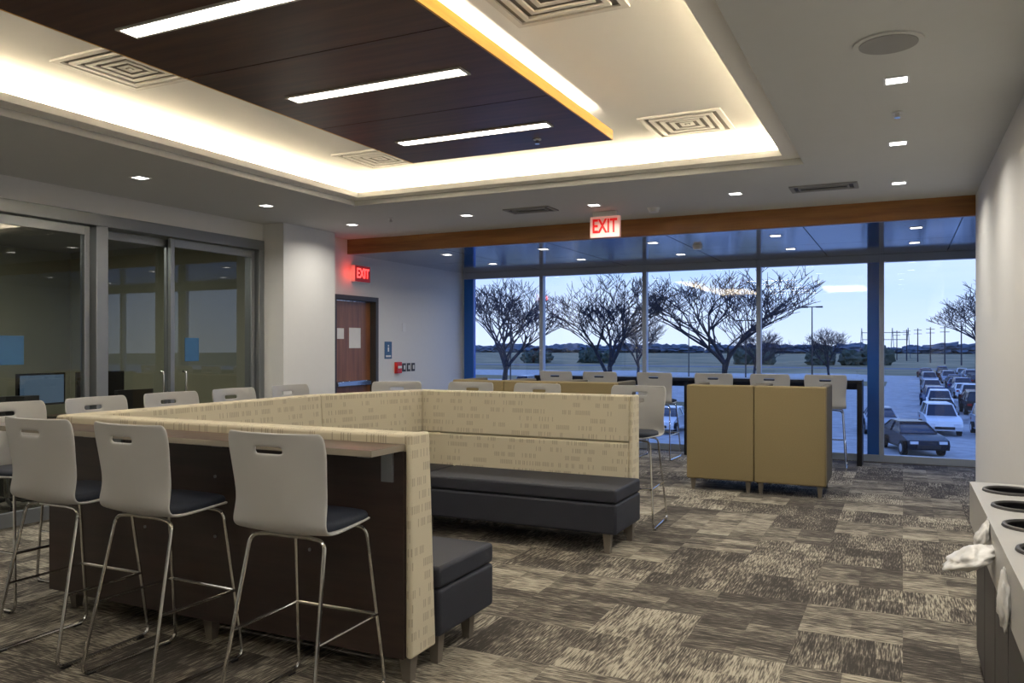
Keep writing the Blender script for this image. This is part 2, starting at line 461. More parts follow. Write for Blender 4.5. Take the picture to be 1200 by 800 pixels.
e = empty('door_1', (XL, 8.685, 0))
b = MB()
b.box(-0.16, 0.02, -0.485, -0.425, 0, 2.17, M_dark); b.box(-0.16, 0.02, 0.425, 0.485, 0, 2.17, M_dark); b.box(-0.16, 0.02, -0.425, 0.425, 2.11, 2.17, M_dark)
b.build('frame', parent=e, bevel=0.003)
bx('leaf', -0.12, -0.075, -0.42, 0.42, 0.01, 2.10, M_door, bevel=0.003, parent=e)
b = MB()
b.box(-0.075, -0.01, -0.36, 0.36, 0.98, 1.05, M_chrome)
b.build('push_bar', parent=e, bevel=0.01)
b = MB(); b.box(-0.075, -0.073, -0.05, 0.20, 1.48, 1.75, M_paper); b.box(-0.075, -0.073, -0.30, -0.16, 1.60, 1.74, M_paper); b.build('notices', parent=e)

# EXIT signs
def text_mesh(txt, size, ext, m):
    cu = bpy.data.curves.new('txt', 'FONT'); cu.body = txt; cu.size = size; cu.extrude = ext
    cu.align_x = 'CENTER'; cu.align_y = 'CENTER'; cu.offset = 0.004
    o = bpy.data.objects.new('tmp', cu); COL.objects.link(o)
    dg = bpy.context.evaluated_depsgraph_get()
    me = bpy.data.meshes.new_from_object(o.evaluated_get(dg)); me.materials.clear(); me.materials.append(m)
    bpy.data.objects.remove(o)
    return me
tm = text_mesh('EXIT', 0.20, 0.003, M_exitr)
tm2 = text_mesh('EXIT', 0.20, 0.003, M_exitd)
e = empty('exit_sign', (XL + 0.04, 8.75, 2.46))
b = MB(); b.box(-0.04, 0.02, -0.17, 0.17, -0.11, 0.11, M_white); b.box(0.02, 0.022, -0.165, 0.165, -0.105, 0.105, M_exitw); b.build('housing', parent=e, bevel=0.002)
o = put('letters', tm, (0.026, 0, 0), 0, 0, e); o.rotation_euler = (math.pi / 2, 0, math.pi / 2); o.scale = (0.66, 0.9, 1)
e = empty('exit_sign', (-2.76, 7.9, 2.74))
b = MB(); b.box(-0.16, 0.16, -0.02, 0.02, -0.115, 0.10, M_exitface); b.box(-0.13, 0.13, -0.03, 0.03, 0.10, 0.15, M_white); b.build('housing', parent=e, bevel=0.004)
o = put('letters', tm2, (0, -0.024, -0.005), 0, 0, e); o.rotation_euler = (math.pi / 2, 0, 0); o.scale = (0.66, 1.0, 1)
def plight(name, loc, col, p, size=0.05):
    l = bpy.data.lights.new(name, 'POINT'); l.color = col; l.energy = p; l.shadow_soft_size = size
    o = bpy.data.objects.new(name, l); COL.objects.link(o); o.location = loc; return o
plight('exit_glow', (XL + 0.12, 8.50, 2.46), (1, 0.05, 0.03), 0.9)

# ------------------------------------------------------------ ceiling cloud
CX0, CX1, CY1, CZ = -3.50, -1.83, 5.4, 2.95
b = MB()
ys = [CY1 - 1.12 * k for k in range(6)]
for k in range(5):
    b.box(CX0 + 0.012, CX1 - 0.012, ys[k + 1] + 0.004, ys[k] - 0.004, CZ, CZ + 0.03, M_cloud)
b.box(CX0 + 0.02, CX1 - 0.02, ys[-1], CY1 - 0.01, CZ + 0.03, CZ + 0.05, M_black)
b.box(CX1 - 0.012, CX1, ys[-1], CY1, CZ, CZ + 0.065, M_edge)
b.box(CX0, CX0 + 0.012, ys[-1], CY1, CZ, CZ + 0.065, M_edge)
b.box(CX0 + 0.012, CX1 - 0.012, CY1 - 0.004, CY1 + 0.004, CZ, CZ + 0.065, M_cloud)
for xx in (-3.2, -2.1):
    for yy in (0.6, 2.9, 5.0):
        b.tube([(xx, yy, CZ + 0.05), (xx, yy, UZ)], 0.008, M_chrome, 6)
b.build('ceiling_cloud_panel')
for yy in (0.35, 1.46, 2.58, 3.70, 4.83):
    e = empty('linear_ceiling_light', (-2.65, yy, CZ))
    b = MB()
    L = 0.57; W = 0.045
    b.box(-L - 0.015, L + 0.015, -W - 0.015, -W, -0.008, 0.0, M_metalgrille); b.box(-L - 0.015, L + 0.015, W, W + 0.015, -0.008, 0, M_metalgrille)
    b.box(-L - 0.015, -L, -W, W, -0.008, 0, M_metalgrille); b.box(L, L + 0.015, -W, W, -0.008, 0, M_metalgrille)
    b.build('trim', parent=e)
    bx('lens', -L, L, -W, W, -0.005, -0.0005, M_lamp, parent=e)

def area(name, loc, sx, sy, p, col, rot=(0, 0, 0), spread=math.pi):
    l = bpy.data.lights.new(name, 'AREA'); l.shape = 'RECTANGLE'; l.size = sx; l.size_y = sy; l.energy = p; l.color = col; l.spread = spread
    o = bpy.data.objects.new(name, l); COL.objects.link(o); o.location = loc; o.rotation_euler = rot; return o
WARM = (1.0, 0.87, 0.68)
zc = LZ1 + 0.02
cxm, cym = (TX0 + TX1) / 2, (TY0 + TY1) / 2
LX, LY = TX1 - TX0, TY1 - TY0
area('cove_led_strip', (TX0 - 0.16, cym, zc), 0.04, LY, 195, WARM, (0, math.radians(180 - 68), 0))
area('cove_led_strip', (TX1 + 0.16, cym, zc), 0.04, LY, 195, WARM, (0, math.radians(180 + 68), 0))
area('cove_led_strip', (cxm, TY1 + 0.16, zc), LX, 0.04, 120, WARM, (math.radians(180 - 68), 0, 0))
area('cove_led_strip', (cxm, TY0 - 0.16, zc), LX, 0.04, 105, WARM, (math.radians(180 + 68), 0, 0))
area('cloud_uplight', (CX1 - 0.1, 2.8, CZ + 0.09), 0.03, 5.0, 50, WARM, (0, math.radians(180 - 72), 0))
area('cloud_uplight', (CX0 + 0.1, 2.8, CZ + 0.09), 0.03, 5.0, 50, WARM, (0, math.radians(180 + 72), 0))

def downlight(x, y, z, p):
    e = empty('recessed_downlight', (x, y, z))
    b = MB(); s = 0.05
    for (a, c, d, f) in ((-s - .012, s + .012, -s - .012, -s), (-s - .012, s + .012, s, s + .012), (-s - .012, -s, -s, s), (s, s + .012, -s, s)):
        b.box(a, c, d, f, -0.004, 0, M_white)
    b.box(-s, s, -s, s, -0.002, 0, M_down)
    b.build('trim', parent=e)
    if p > 0:
        o = area('lamp', (0, 0, -0.01), 0.08, 0.08, p, (1, 0.94, 0.84), spread=math.radians(150)); o.parent = e
for y in (0.2, 1.7, 3.2, 4.66, 6.11, 7.6): downlight(-0.03, y, H, 9)
for x in (-1.37, -2.73, -4.16, -5.65): downlight(x, 7.48, H, 8)
for y in (1.6, 3.15, 4.64, 6.1): downlight(-5.65, y, H, 8)
for y in (9.1, 10.4):
    for x in (0.12, -1.24, -2.6, -3.98, -5.35): downlight(x, y, HL, 4 if y < 10 else 3)

def diffuser(x, y, z, w, h, dark=False):
    e = empty('air_diffuser', (x, y, z)); b = MB()
    a, c = w / 2, h / 2
    t = 0.035
    def ring(a, c, t, z0, z1, m):
        b.box(-a, a, -c, -c + t, z0, z1, m); b.box(-a, a, c - t, c, z0, z1, m)
        b.box(-a, -a + t, -c + t, c - t, z0, z1, m); b.box(a - t, a, -c + t, c - t, z0, z1, m)
    ring(a, c, t, -0.012, 0, M_metalgrille if not dark else M_wallg)
    b.box(-a + t, a - t, -c + t, c - t, -0.001, 0, M_grilledark if not dark else M_slot)
    k = 0.07; s = min(a, c)
    while s - k > 0.03:
        ring(a - k, c - k, 0.028 if not dark else 0.015, -0.02 + k * 0.05, -0.004, M_metalgrille if not dark else M_wallg); k += 0.06
    if not dark:
        b.box(-a + k, a - k, -c + k, c - k, -0.014, -0.006, M_metalgrille)
    b.build('grille', parent=e)
for (x, y) in ((-4.17, 3.35), (-4.17, 5.92), (-1.45, 6.0), (-1.5, 3.5), (-4.17, 0.9), (-1.5, 0.9)): diffuser(x, y, UZ, 0.6, 0.6)
diffuser(-0.62, 7.5, H, 0.55, 0.28, True); diffuser(-3.4, 7.45, H, 0.5, 0.28, True)
e = empty('ceiling_speaker', (-0.06, 4.07, H)); b = MB(); b.disc_ring((0, 0), 0.15, -0.008, 0, M_ceil, 32); b.disc_ring((0, 0), 0.125, -0.011, -0.008, M_wallg, 32); b.build('grille', parent=e)
for (x, y, z) in ((-0.03, 5.3, H), (-5.0, 7.3, H), (-2.3, 5.15, CZ)):
    e = empty('fire_sprinkler', (x, y, z)); b = MB(); b.disc_ring((0, 0), 0.028, -0.006, 0, M_white, 16); b.disc_ring((0, 0), 0.012, -0.03, -0.006, M_chrome, 10); b.disc_ring((0, 0), 0.018, -0.034, -0.03, M_chrome, 10); b.build('head', parent=e)
e = empty('smoke_detector', (-2.25, 7.9, H)); b = MB(); b.taper(0, 0, -0.045, 0, 0.045, 0.065, M_white, 20); b.build('body', parent=e)
e = empty('smoke_detector', (-2.2, 9.6, HL)); b = MB(); b.taper(0, 0, -0.045, 0, 0.045, 0.065, M_white, 20); b.build('body', parent=e)

# ------------------------------------------------------------ booth
path = [Vector((-1.98, 3.01)), Vector((-4.36, 3.01)), Vector((-4.36, 5.20)), Vector((-3.98, 6.30)), Vector((-1.95, 6.30))]
def offset(path, d):
    out = []
    n = len(path)
    for i in range(n):
        def nrm(a, b):
            t = (b - a).normalized(); return Vector((t.y, -t.x))
        if i == 0: nn = nrm(path[0], path[1]); out.append(path[0] + nn * d)
        elif i == n - 1: nn = nrm(path[-2], path[-1]); out.append(path[-1] + nn * d)
        else:
            n1 = nrm(path[i - 1], path[i]); n2 = nrm(path[i], path[i + 1])
            m = (n1 + n2).normalized(); out.append(path[i] + m * (d / max(0.3, m.dot(n1))))
    return out
ou = offset(path, 0.0); it = offset(path, 0.14); im = offset(path, 0.17); ib = offset(path, 0.195)
booth = empty('banquette_booth', (0, 0, 0))
b = MB()
for i in range(4):
    a, c = i, i + 1
    def quad(p, q): return [p[a], p[c], q[c], q[a]]
    b.prism(quad(ou, im)[::-1], quad(ou, it)[::-1], 0.745, 1.11, M_cream)
    b.prism(quad(ou, ib)[::-1], quad(ou, im)[::-1], 0.12, 0.738, M_cream)
b.build('upholstered_back', parent=booth, bevel=0.014, bseg=3)
b = MB()
for (ya, yt, yb2, xe) in ((3.0, 3.155, 3.21, -1.98), (6.31, 6.155, 6.10, -1.95)):
    vs = []
    for x in (xe, xe + 0.035):
        vs += [(x, ya, 0.12), (x, yb2, 0.12), (x, yt, 1.115), (x, ya, 1.115)]
    b.add(vs, [(0, 3, 2, 1), (4, 5, 6, 7), (0, 1, 5, 4), (1, 2, 6, 5), (2, 3, 7, 6), (3, 0, 4, 7)] if ya < 4 else [(1, 2, 3, 0), (7, 6, 5, 4), (4, 5, 1, 0), (5, 6, 2, 1), (6, 7, 3, 2), (7, 4, 0, 3)], M_cream)
b.build('end_panel', parent=booth, bevel=0.014, bseg=3)
cl0 = offset(path, 0.0); cl1 = offset(path, -0.022)
b = MB()
for i in range(4):
    q = [cl1[i], cl1[i + 1], cl0[i + 1], cl0[i]]
    b.prism(q[::-1], q[::-1], 0.12, 1.035, M_clad)
b.build('cladding', parent=booth)
lg0 = offset(path, -0.005); lg1 = offset(path, -0.26)
b = MB()
for i in range(4):
    q = [lg1[i], lg1[i + 1], lg0[i + 1], lg0[i]]
    b.prism(q[::-1], q[::-1], 1.040, 1.068, M_ledge, M_ledgeedge)
b.build('bar_ledge', parent=booth, bevel=0.002)
b = MB()
for x in (-2.06, -2.9, -3.8):
    b.box(x - 0.03, x + 0.03, 2.80, 2.988, 1.03, 1.040, M_alu); b.box(x - 0.03, x + 0.03, 2.975, 2.988, 0.90, 1.03, M_alu)
    b.box(x - 0.03, x + 0.03, 6.33, 6.5, 1.03, 1.040, M_alu)
for y in (3.6, 4.4, 5.1): b.box(-4.58, -4.385, y - 0.03, y + 0.03, 1.03, 1.040, M_alu)
for x in (-2.5, -3.1, -3.6):
    for z in (0.55, 0.85): b.tube([(x, 2.988, z), (x, 2.982, z)], 0.008, M_alu, 8)
b.build('ledge_bracket', parent=booth)
def bench(b, poly):
    b.prism(poly, poly, 0.15, 0.37, M_bench); b.prism(poly, poly, 0.375, 0.475, M_bench)
b = MB()
bench(b, [(-3.62, 3.215), (-1.93, 3.215), (-1.93, 3.76), (-3.62, 3.76)])
bench(b, [(-4.16, 3.215), (-3.625, 3.215), (-3.625, 5.2), (-4.155, 5.2)])
bench(b, [(-4.155, 5.205), (-3.625, 5.205), (-3.50, 5.50), (-3.50, 6.09), (-3.84, 6.09)])
bench(b, [(-3.495, 5.50), (-1.84, 5.50), (-1.84, 6.09), (-3.495, 6.09)])
b.build('bench_seat', parent=booth, bevel=0.018, bseg=3)
b = MB()
for (x, y) in ((-2.03, 3.66), (-3.55, 3.66), (-1.93, 5.58), (-3.45, 5.58), (-1.9, 6.02), (-3.7, 4.6), (-2.0, 3.3), (-3.4, 6.0)):
    b.taper(x, y, 0, 0.15, 0.028, 0.042, M_leg)
for (x, y) in ((-2.0, 3.06), (-3.2, 3.06), (-4.3, 3.1), (-4.3, 4.1), (-4.28, 5.1), (-3.9, 6.24), (-3.0, 6.25), (-2.0, 6.25)):
    b.taper(x, y, 0, 0.12, 0.028, 0.045, M_leg)
b.build('legs', parent=booth)

# ------------------------------------------------------------ bar stool
def make_shell():
    us = [-1, -0.93, -0.72, -0.45, -0.27, -0.2, 0, 0.2, 0.27, 0.45, 0.72, 0.93, 1]
    prof = [(0.40, 0.735, .36), (0.385, 0.745, .41), (0.30, 0.745, .43), (0.15, 0.735, .45), (0.04, 0.735, .465), (0.0, 0.752, .475), (-0.022, 0.79, .47),
            (-0.035, 0.87, .46), (-0.048, 0.96, .47), (-0.058, 1.04, .485), (-0.064, 1.075, .49), (-0.068, 1.10, .49), (-0.074, 1.132, .485), (-0.080, 1.152, .465), (-0.082, 1.158, .44)]
    bm = bmesh.new(); rows = []
    for j, (y, z, w) in enumerate(prof):
        r = []
        back = max(0.0, min(1.0, (z - 0.76) / 0.1))
        for u in us:
            yy = y + back * 0.05 * u * u
            zz = z + (1 - back) * 0.012 * u * u
            if j < 2: yy -= 0.03 * u * u
            r.append(bm.verts.new((u * w / 2, yy, zz)))
        rows.append(r)
    for j in range(len(prof) - 1):
        for i in range(len(us) - 1):
            if j == 10 and i in (4, 5, 6, 7): continue
            bm.faces.new((rows[j][i], rows[j][i + 1], rows[j + 1][i + 1], rows[j + 1][i]))
    me = bpy.data.meshes.new('shell'); bm.normal_update(); bm.to_mesh(me); bm.free()
    me.materials.append(M_shell)
    o = bpy.data.objects.new('tmp', me); COL.objects.link(o)
    s = o.modifiers.new('s', 'SOLIDIFY'); s.thickness = 0.012; s.offset = 0
    q = o.modifiers.new('q', 'SUBSURF'); q.levels = 2; q.render_levels = 2
    dg = bpy.context.evaluated_depsgraph_get()
    out = bpy.data.meshes.new_from_object(o.evaluated_get(dg)); bpy.data.objects.remove(o)
    out.polygons.foreach_set('use_smooth', [True] * len(out.polygons)); out.name = 'stool_shell'
    return out
def make_pad():
    b = MB(); pts = []
    n = 28
    for k in range(n):
        a = 2 * math.pi * k / n
        ca, sa = math.cos(a), math.sin(a)
        pts.append((0.21 * math.copysign(abs(ca) ** 0.45, ca), 0.205 + 0.185 * math.copysign(abs(sa) ** 0.45, sa)))
    def sc(f): return [(p[0] * f, 0.205 + (p[1] - 0.205) * f) for p in pts]
    rings = [(0.97, 0.748), (1.0, 0.757), (1.0, 0.772), (0.97, 0.783), (0.85, 0.79)]
    vs = []; fs = []
    for f, z in rings: vs += [(p[0], p[1], z) for p in sc(f)]
    for r in range(len(rings) - 1):
        for k in range(n):
            fs.append((r * n + k, r * n + (k + 1) % n, (r + 1) * n + (k + 1) % n, (r + 1) * n + k))
    fs.append(tuple(range((len(rings) - 1) * n, len(rings) * n))); fs.append(tuple(reversed(range(n))))
    b.add(vs, fs, M_pad)
    return b.mesh('stool_pad', True, 60)
def make_frame():
    b = MB(); r = 0.0085
    for s in (-1, 1):
        pts = [(s * 0.10, 0.33, 0.722), (s * 0.19, 0.34, 0.715), (s * 0.235, 0.42, 0.010), (s * 0.235, -0.10, 0.010), (s * 0.19, 0.05, 0.715), (s * 0.10, 0.06, 0.722)]
        b.tube(fillet(pts, 0.05, 5), r, M_chrome, 8)
        b.tube([(s * 0.218, -0.03, 0.33), (s * 0.218, 0.385, 0.33)], 0.007, M_chrome, 8)
    b.tube([(-0.218, 0.385, 0.33), (0.218, 0.385, 0.33)], r, M_chrome, 8)
    b.tube([(-0.10, 0.33, 0.722), (0.10, 0.33, 0.722)], r, M_chrome, 8)
    b.tube([(-0.10, 0.06, 0.722), (0.10, 0.06, 0.722)], r, M_chrome, 8)
    for s in (-1, 1):
        for y in (0.36, -0.05): b.box(s * 0.235 - 0.012, s * 0.235 + 0.012, y - 0.02, y + 0.02, 0.0, 0.008, M_black)
    return b.mesh('stool_frame')
me_shell, me_pad, me_frame = make_shell(), make_pad(), make_frame()
def stool(x, y, rz=0.0):
    e = empty('bar_stool', (x, y, 0), rz)
    put('shell', me_shell, parent=e); put('seat_pad', me_pad, parent=e); put('frame', me_frame, parent=e)
stool(-2.275, 2.53, math.radians(2)); stool(-3.12, 2.53, math.radians(-2)); stool(-3.76, 2.53, math.radians(1))
for y, a in ((3.09, 0), (3.70, 3), (4.32, -2), (4.95, 2), (5.62, 0)):
    stool(-4.90, y, math.radians(-90 + a))
for x, a in ((-2.08, 3), (-3.05, -3), (-3.75, 2)): stool(x, 6.80, math.radians(180 + a))
stool(-4.45, 6.6, math.radians(212))

# ------------------------------------------------------------ high back lounge seats
def lounge(x, y, w=0.685, dep=0.78):
    e = empty('high_back_lounge_chair', (x, y, 0))
    b = MB(); h = w / 2
    b.box(-h, h, 0, 0.13, 0.12, 1.10, M_tan)
    b.build('back', parent=e, bevel=0.015, bseg=3)
    b = MB()
    b.box(-h, -h + 0.08, 0.135, dep, 0.12, 1.10, M_tands); b.box(h - 0.08, h, 0.135, dep, 0.12, 1.10, M_tands)
    b.build('wing', parent=e, bevel=0.015, bseg=3)
    b = MB(); b.box(-h + 0.085, h - 0.085, 0.135, dep, 0.14, 0.46, M_bench); b.build('seat', parent=e, bevel=0.02, bseg=3)
    b = MB()
    for sx in (-h + 0.06, h - 0.06):
        for yy in (0.06, dep - 0.07): b.taper(sx, yy, 0, 0.12, 0.022, 0.036, M_leg)
    b.build('legs', parent=e)
for x in (-1.02, -1.71): lounge(x, 8.45)
for x in (-3.2, -3.89, -4.58): lounge(x, 8.5)

# ------------------------------------------------------------ window counter
e = empty('window_bar_counter', (0, 0, 0))
b = MB()
b.box(-4.95, -0.46, 10.98, 11.45, 1.035, 1.075, M_black)
b.box(-0.52, -0.46, 11.0, 11.43, 0, 1.035, M_black); b.box(-4.95, -4.89, 11.0, 11.43, 0, 1.035, M_black)
b.box(-2.73, -2.67, 11.1, 11.43, 0, 1.035, M_black)
b.box(-4.89, -0.52, 11.39, 11.43, 0.94, 1.035, M_black)
b.build('counter', parent=e, bevel=0.003)
for x, a in ((-0.85, 2), (-1.5, -3), (-2.2, 2), (-2.98, -2), (-3.75, 3), (-4.4, 0)): stool(x, 10.52, math.radians(a))

# ------------------------------------------------------------ recycling station
e = empty('recycling_station', (0, 0, 0))
x0, x1, ya, yb = 0.29, 0.585, 2.25, 4.46
holes = [(0.435, 4.22), (0.435, 3.82), (0.435, 3.42), (0.435, 3.02), (0.435, 2.62)]
hr = 0.10
b = MB()
ycuts = [ya] + [ (holes[i][1] + holes[i + 1][1]) / 2 for i in range(len(holes) - 1)][::-1] + [yb]
zt, zb = 0.85, 0.81
cells = sorted(holes, key=lambda p: p[1])
for k, (hx, hy) in enumerate(cells):
    c0, c1 = ycuts[k], ycuts[k + 1]
    n = 32; inner = []; outer = []
    for i in range(n):
        a = 2 * math.pi * (i + 0.5) / n
        ca, sa = math.cos(a), math.sin(a)
        inner.append((hx + hr * ca, hy + hr * sa))
        tx = ((x1 if ca > 0 else x0) - hx) / ca if abs(ca) > 1e-6 else 1e9
        ty = ((c1 if sa > 0 else c0) - hy) / sa if abs(sa) > 1e-6 else 1e9
        t = min(tx, ty); outer.append([hx + t * ca, hy + t * sa])
    for cxy in ((x0, c0), (x1, c0), (x0, c1), (x1, c1)):
        j = min(range(n), key=lambda i: (outer[i][0] - cxy[0]) ** 2 + (outer[i][1] - cxy[1]) ** 2); outer[j] = list(cxy)
    vs = [(p[0], p[1], zt) for p in inner] + [(p[0], p[1], zt) for p in outer] + [(p[0], p[1], zb - 0.25) for p in inner]
    fs = []; ms = []
    for i in range(n):
        j = (i + 1) % n
        fs.append((i, n + i, n + j, j)); ms.append(M_bin)
        fs.append((i, j, 2 * n + j, 2 * n + i)); ms.append(M_black)
    b.add(vs, fs, ms)
    b.disc_ring((hx, hy), hr, zb - 0.26, zb - 0.25, M_black, 24)
b.box(x0, x0 + 0.02, ya, yb, 0.66, zt - 0.0005, M_bin); b.box(x0 + 0.02, x1, yb - 0.02, yb, 0.66, zt - 0.0005, M_bin); b.box(x0 + 0.02, x1, ya, ya + 0.02, 0.66, zt - 0.0005, M_bin)
b.build('top', parent=e, smooth=False)
b = MB()
for (hx, hy) in holes:
    ringp = [(hx + (hr + 0.004) * math.cos(2 * math.pi * i / 32), hy + (hr + 0.004) * math.sin(2 * math.pi * i / 32), zt + 0.003) for i in range(32)]
    b.tube(ringp, 0.009, M_dark, 6, closed=True)
b.build('opening_rims', parent=e)
b = MB()
b.box(x0 + 0.04, x1, ya + 0.02, yb - 0.03, 0.05, 0.655, M_dark)
yy = ya + 0.02
for k in range(5):
    y2 = yy + 0.43
    b.box(x0 + 0.025, x0 + 0.04, yy + 0.008, min(y2, yb - 0.03) - 0.008, 0.07, 0.63, M_dark); yy = y2
b.box(x0 + 0.07, x1, ya + 0.05, yb - 0.05, 0.0, 0.05, M_black)
b.build('cabinet', parent=e, bevel=0.003)
def bag(name, loc, sx, sy, sz, seed, rot):
    bm = bmesh.new(); bmesh.ops.create_icosphere(bm, subdivisions=4, radius=1)
    for v in bm.verts:
        p = v.co.copy()
        k = 1 - 0.45 * max(0, p.z)
        q = Vector((p.x * k, p.y * k, p.z))
        n = noise.noise(q * 2.2 + Vector((seed, 0, 0))) * 0.35 + abs(noise.noise(q * 5 + Vector((0, seed, 0)))) * 0.22
        v.co = Vector((q.x * sx, q.y * sy, q.z * sz)) * (1 + n)
    me = bpy.data.meshes.new(name); bm.to_mesh(me); bm.free(); me.materials.append(M_bag)
    me.polygons.foreach_set('use_smooth', [True] * len(me.polygons))
    o = put(name, me, loc, 0, 0, e); o.rotation_euler = rot
bag('bag_liner', (0.22, 3.32, 0.745), 0.09, 0.085, 0.032, 3, (0, -0.42, 0.2))
bag('bag_liner_knot', (0.268, 3.46, 0.80), 0.02, 0.04, 0.055, 9, (0, 0.3, 0))
bag('bag_liner_tail', (0.275, 2.84, 0.735), 0.018, 0.035, 0.085, 5, (0, 0.0, 0))

# ------------------------------------------------------------ office furniture
def desk(x, y, w):
    e = empty('office_desk', (x, y, 0))
    b = MB(); b.box(-0.4, 0.4, -w, w, 0.71, 0.74, M_ledge)
    for sy in (-w + 0.03, w - 0.07): b.box(-0.38, 0.38, sy, sy + 0.04, 0, 0.71, M_dark)
    b.build('desk', parent=e, bevel=0.003)
desk(-8.2, 5.9, 0.9); desk(-8.2, 3.9, 0.8)
def monitor(x, y, z, rz, on=False):
    e = empty('computer_monitor', (x, y, z), rz); b = MB()
    b.box(-0.02, 0.02, -0.28, 0.28, 0.14, 0.48, M_screen); b.box(-0.045, -0.02, -0.03, 0.03, 0.02, 0.3, M_dark); b.box(-0.11, 0.09, -0.12, 0.12, 0, 0.015, M_dark)
    if on: b.box(0.02, 0.022, -0.26, 0.26, 0.16, 0.46, M_scr_on)
    b.build('body', parent=e, bevel=0.004)
monitor(-8.2, 5.5, 0.74, 0.1, True); monitor(-8.2, 6.2, 0.74, -0.1); monitor(-8.1, 4.0, 0.74, 0.1, False); monitor(-8.1, 3.4, 0.74, 0.0, True)
def task_chair(x, y, rz):
    e = empty('task_chair', (x, y, 0), rz)
    b = MB(); b.box(-0.23, 0.23, -0.23, 0.23, 0.44, 0.50, M_black); b.box(0.2, 0.25, -0.22, 0.22, 0.58, 1.05, M_black); b.tube([(0, 0, 0.06), (0, 0, 0.44)], 0.025, M_chrome)
    b.tube([(0.2, 0, 0.47), (0.28, 0, 0.5), (0.26, 0, 0.7)], 0.02, M_black)
    for k in range(5):
        a = 2 * math.pi * k / 5; b.tube([(0, 0, 0.08), (0.3 * math.cos(a), 0.3 * math.sin(a), 0.05)], 0.018, M_black); b.taper(0.3 * math.cos(a), 0.3 * math.sin(a), 0, 0.05, 0.025, 0.025, M_black, 10)
    b.build('chair', parent=e, bevel=0.01)
task_chair(-7.5, 5.9, 0); task_chair(-7.45, 3.9, 0.3); task_chair(-7.5, 4.7, -0.4)
e = empty('wall_screen', (-10.04, 4.9, 1.6)); b = MB(); b.box(0, 0.05, -0.7, 0.7, -0.4, 0.4, M_screen); b.box(0.05, 0.052, -0.67, 0.67, -0.37, 0.37, M_scr_on); b.build('screen', parent=e, bevel=0.002)
area('office_fill_light', (-8.3, 4.8, 2.7), 1.2, 0.3, 28, (1, 0.97, 0.85))  # added fill to brighten the office; no fixture behind it

# ------------------------------------------------------------ outdoors
GZ = -3.5
def ground_mat():
    m, nt, b = base_mat('lot_and_fields')
    tc = nt.nodes.new('ShaderNodeTexCoord'); s = nt.nodes.new('ShaderNodeSeparateXYZ'); nt.links.new(tc.outputs['Object'], s.inputs[0])
    n = ntex(nt, tc.outputs['Object'], 0.05, 4.0)
    yy = math_node(nt, 'ADD', s.outputs[1], math_node(nt, 'MULTIPLY', n, 30.0))
    c1 = ramp(nt, ntex(nt, tc.outputs['Object'], 1.5, 5.0), [(0.3, srgb(156, 158, 160)), (0.7, srgb(188, 190, 192))])
    c2 = ramp(nt, ntex(nt, tc.outputs['Object'], 0.08, 5.0), [(0.35, srgb(92, 94, 68)), (0.65, srgb(156, 144, 108))])
    f = math_node(nt, 'GREATER_THAN', yy, 172.0)
    nt.links.new(mixc(nt, f, c1, c2), b.inputs['Base Color']); b.inputs['Roughness'].default_value = 0.9
    return m
M_ground = ground_mat()
b = MB(); b.box(-500, 500, YW + 0.6, 1200, GZ - 0.2, GZ, M_ground); b.build('ground_outside')
M_curb = mat('grass_strip', srgb(122, 112, 76), 0.95, var=0.3, nscale=2)
M_line = mat('parking_paint', srgb(225, 228, 235), 0.8)
M_asph = mat('asphalt_road', srgb(110, 114, 122), 0.9, var=0.15, nscale=1.5)
M_reflslab = mat('pale_reflector_slab', srgb(200, 204, 208), 0.85, var=0.06, nscale=1.0)  # pale slab added near the windows to brighten the bay ceiling's reflection
b = MB()
b.box(-110, -8, 55, 72, GZ, GZ + 0.03, M_curb)
b.box(-160, -2, 112, 126, GZ, GZ + 0.03, M_curb)
b.box(-200, 120, 196, 208, GZ, GZ + 0.03, M_asph)
b.box(-60, 40, 12.5, 36, GZ, GZ + 0.03, M_reflslab)
b.build('lawn_outside')
b = MB()
for y in range(60, 150, 8):
    b.box(0.6, 9, y + 1.4, y + 1.55, GZ, GZ + 0.01, M_line)
b.build('parking_lines_outside')
M_tyre = mat('tyre', srgb(22, 22, 24), 0.8); M_cg = mat('car_glass', srgb(30, 42, 60), 0.1); M_hl = mat('car_headlamp', srgb(220, 225, 235), 0.2)
M_tl = mat('car_tail_lamp', srgb(150, 20, 20), 0.3)
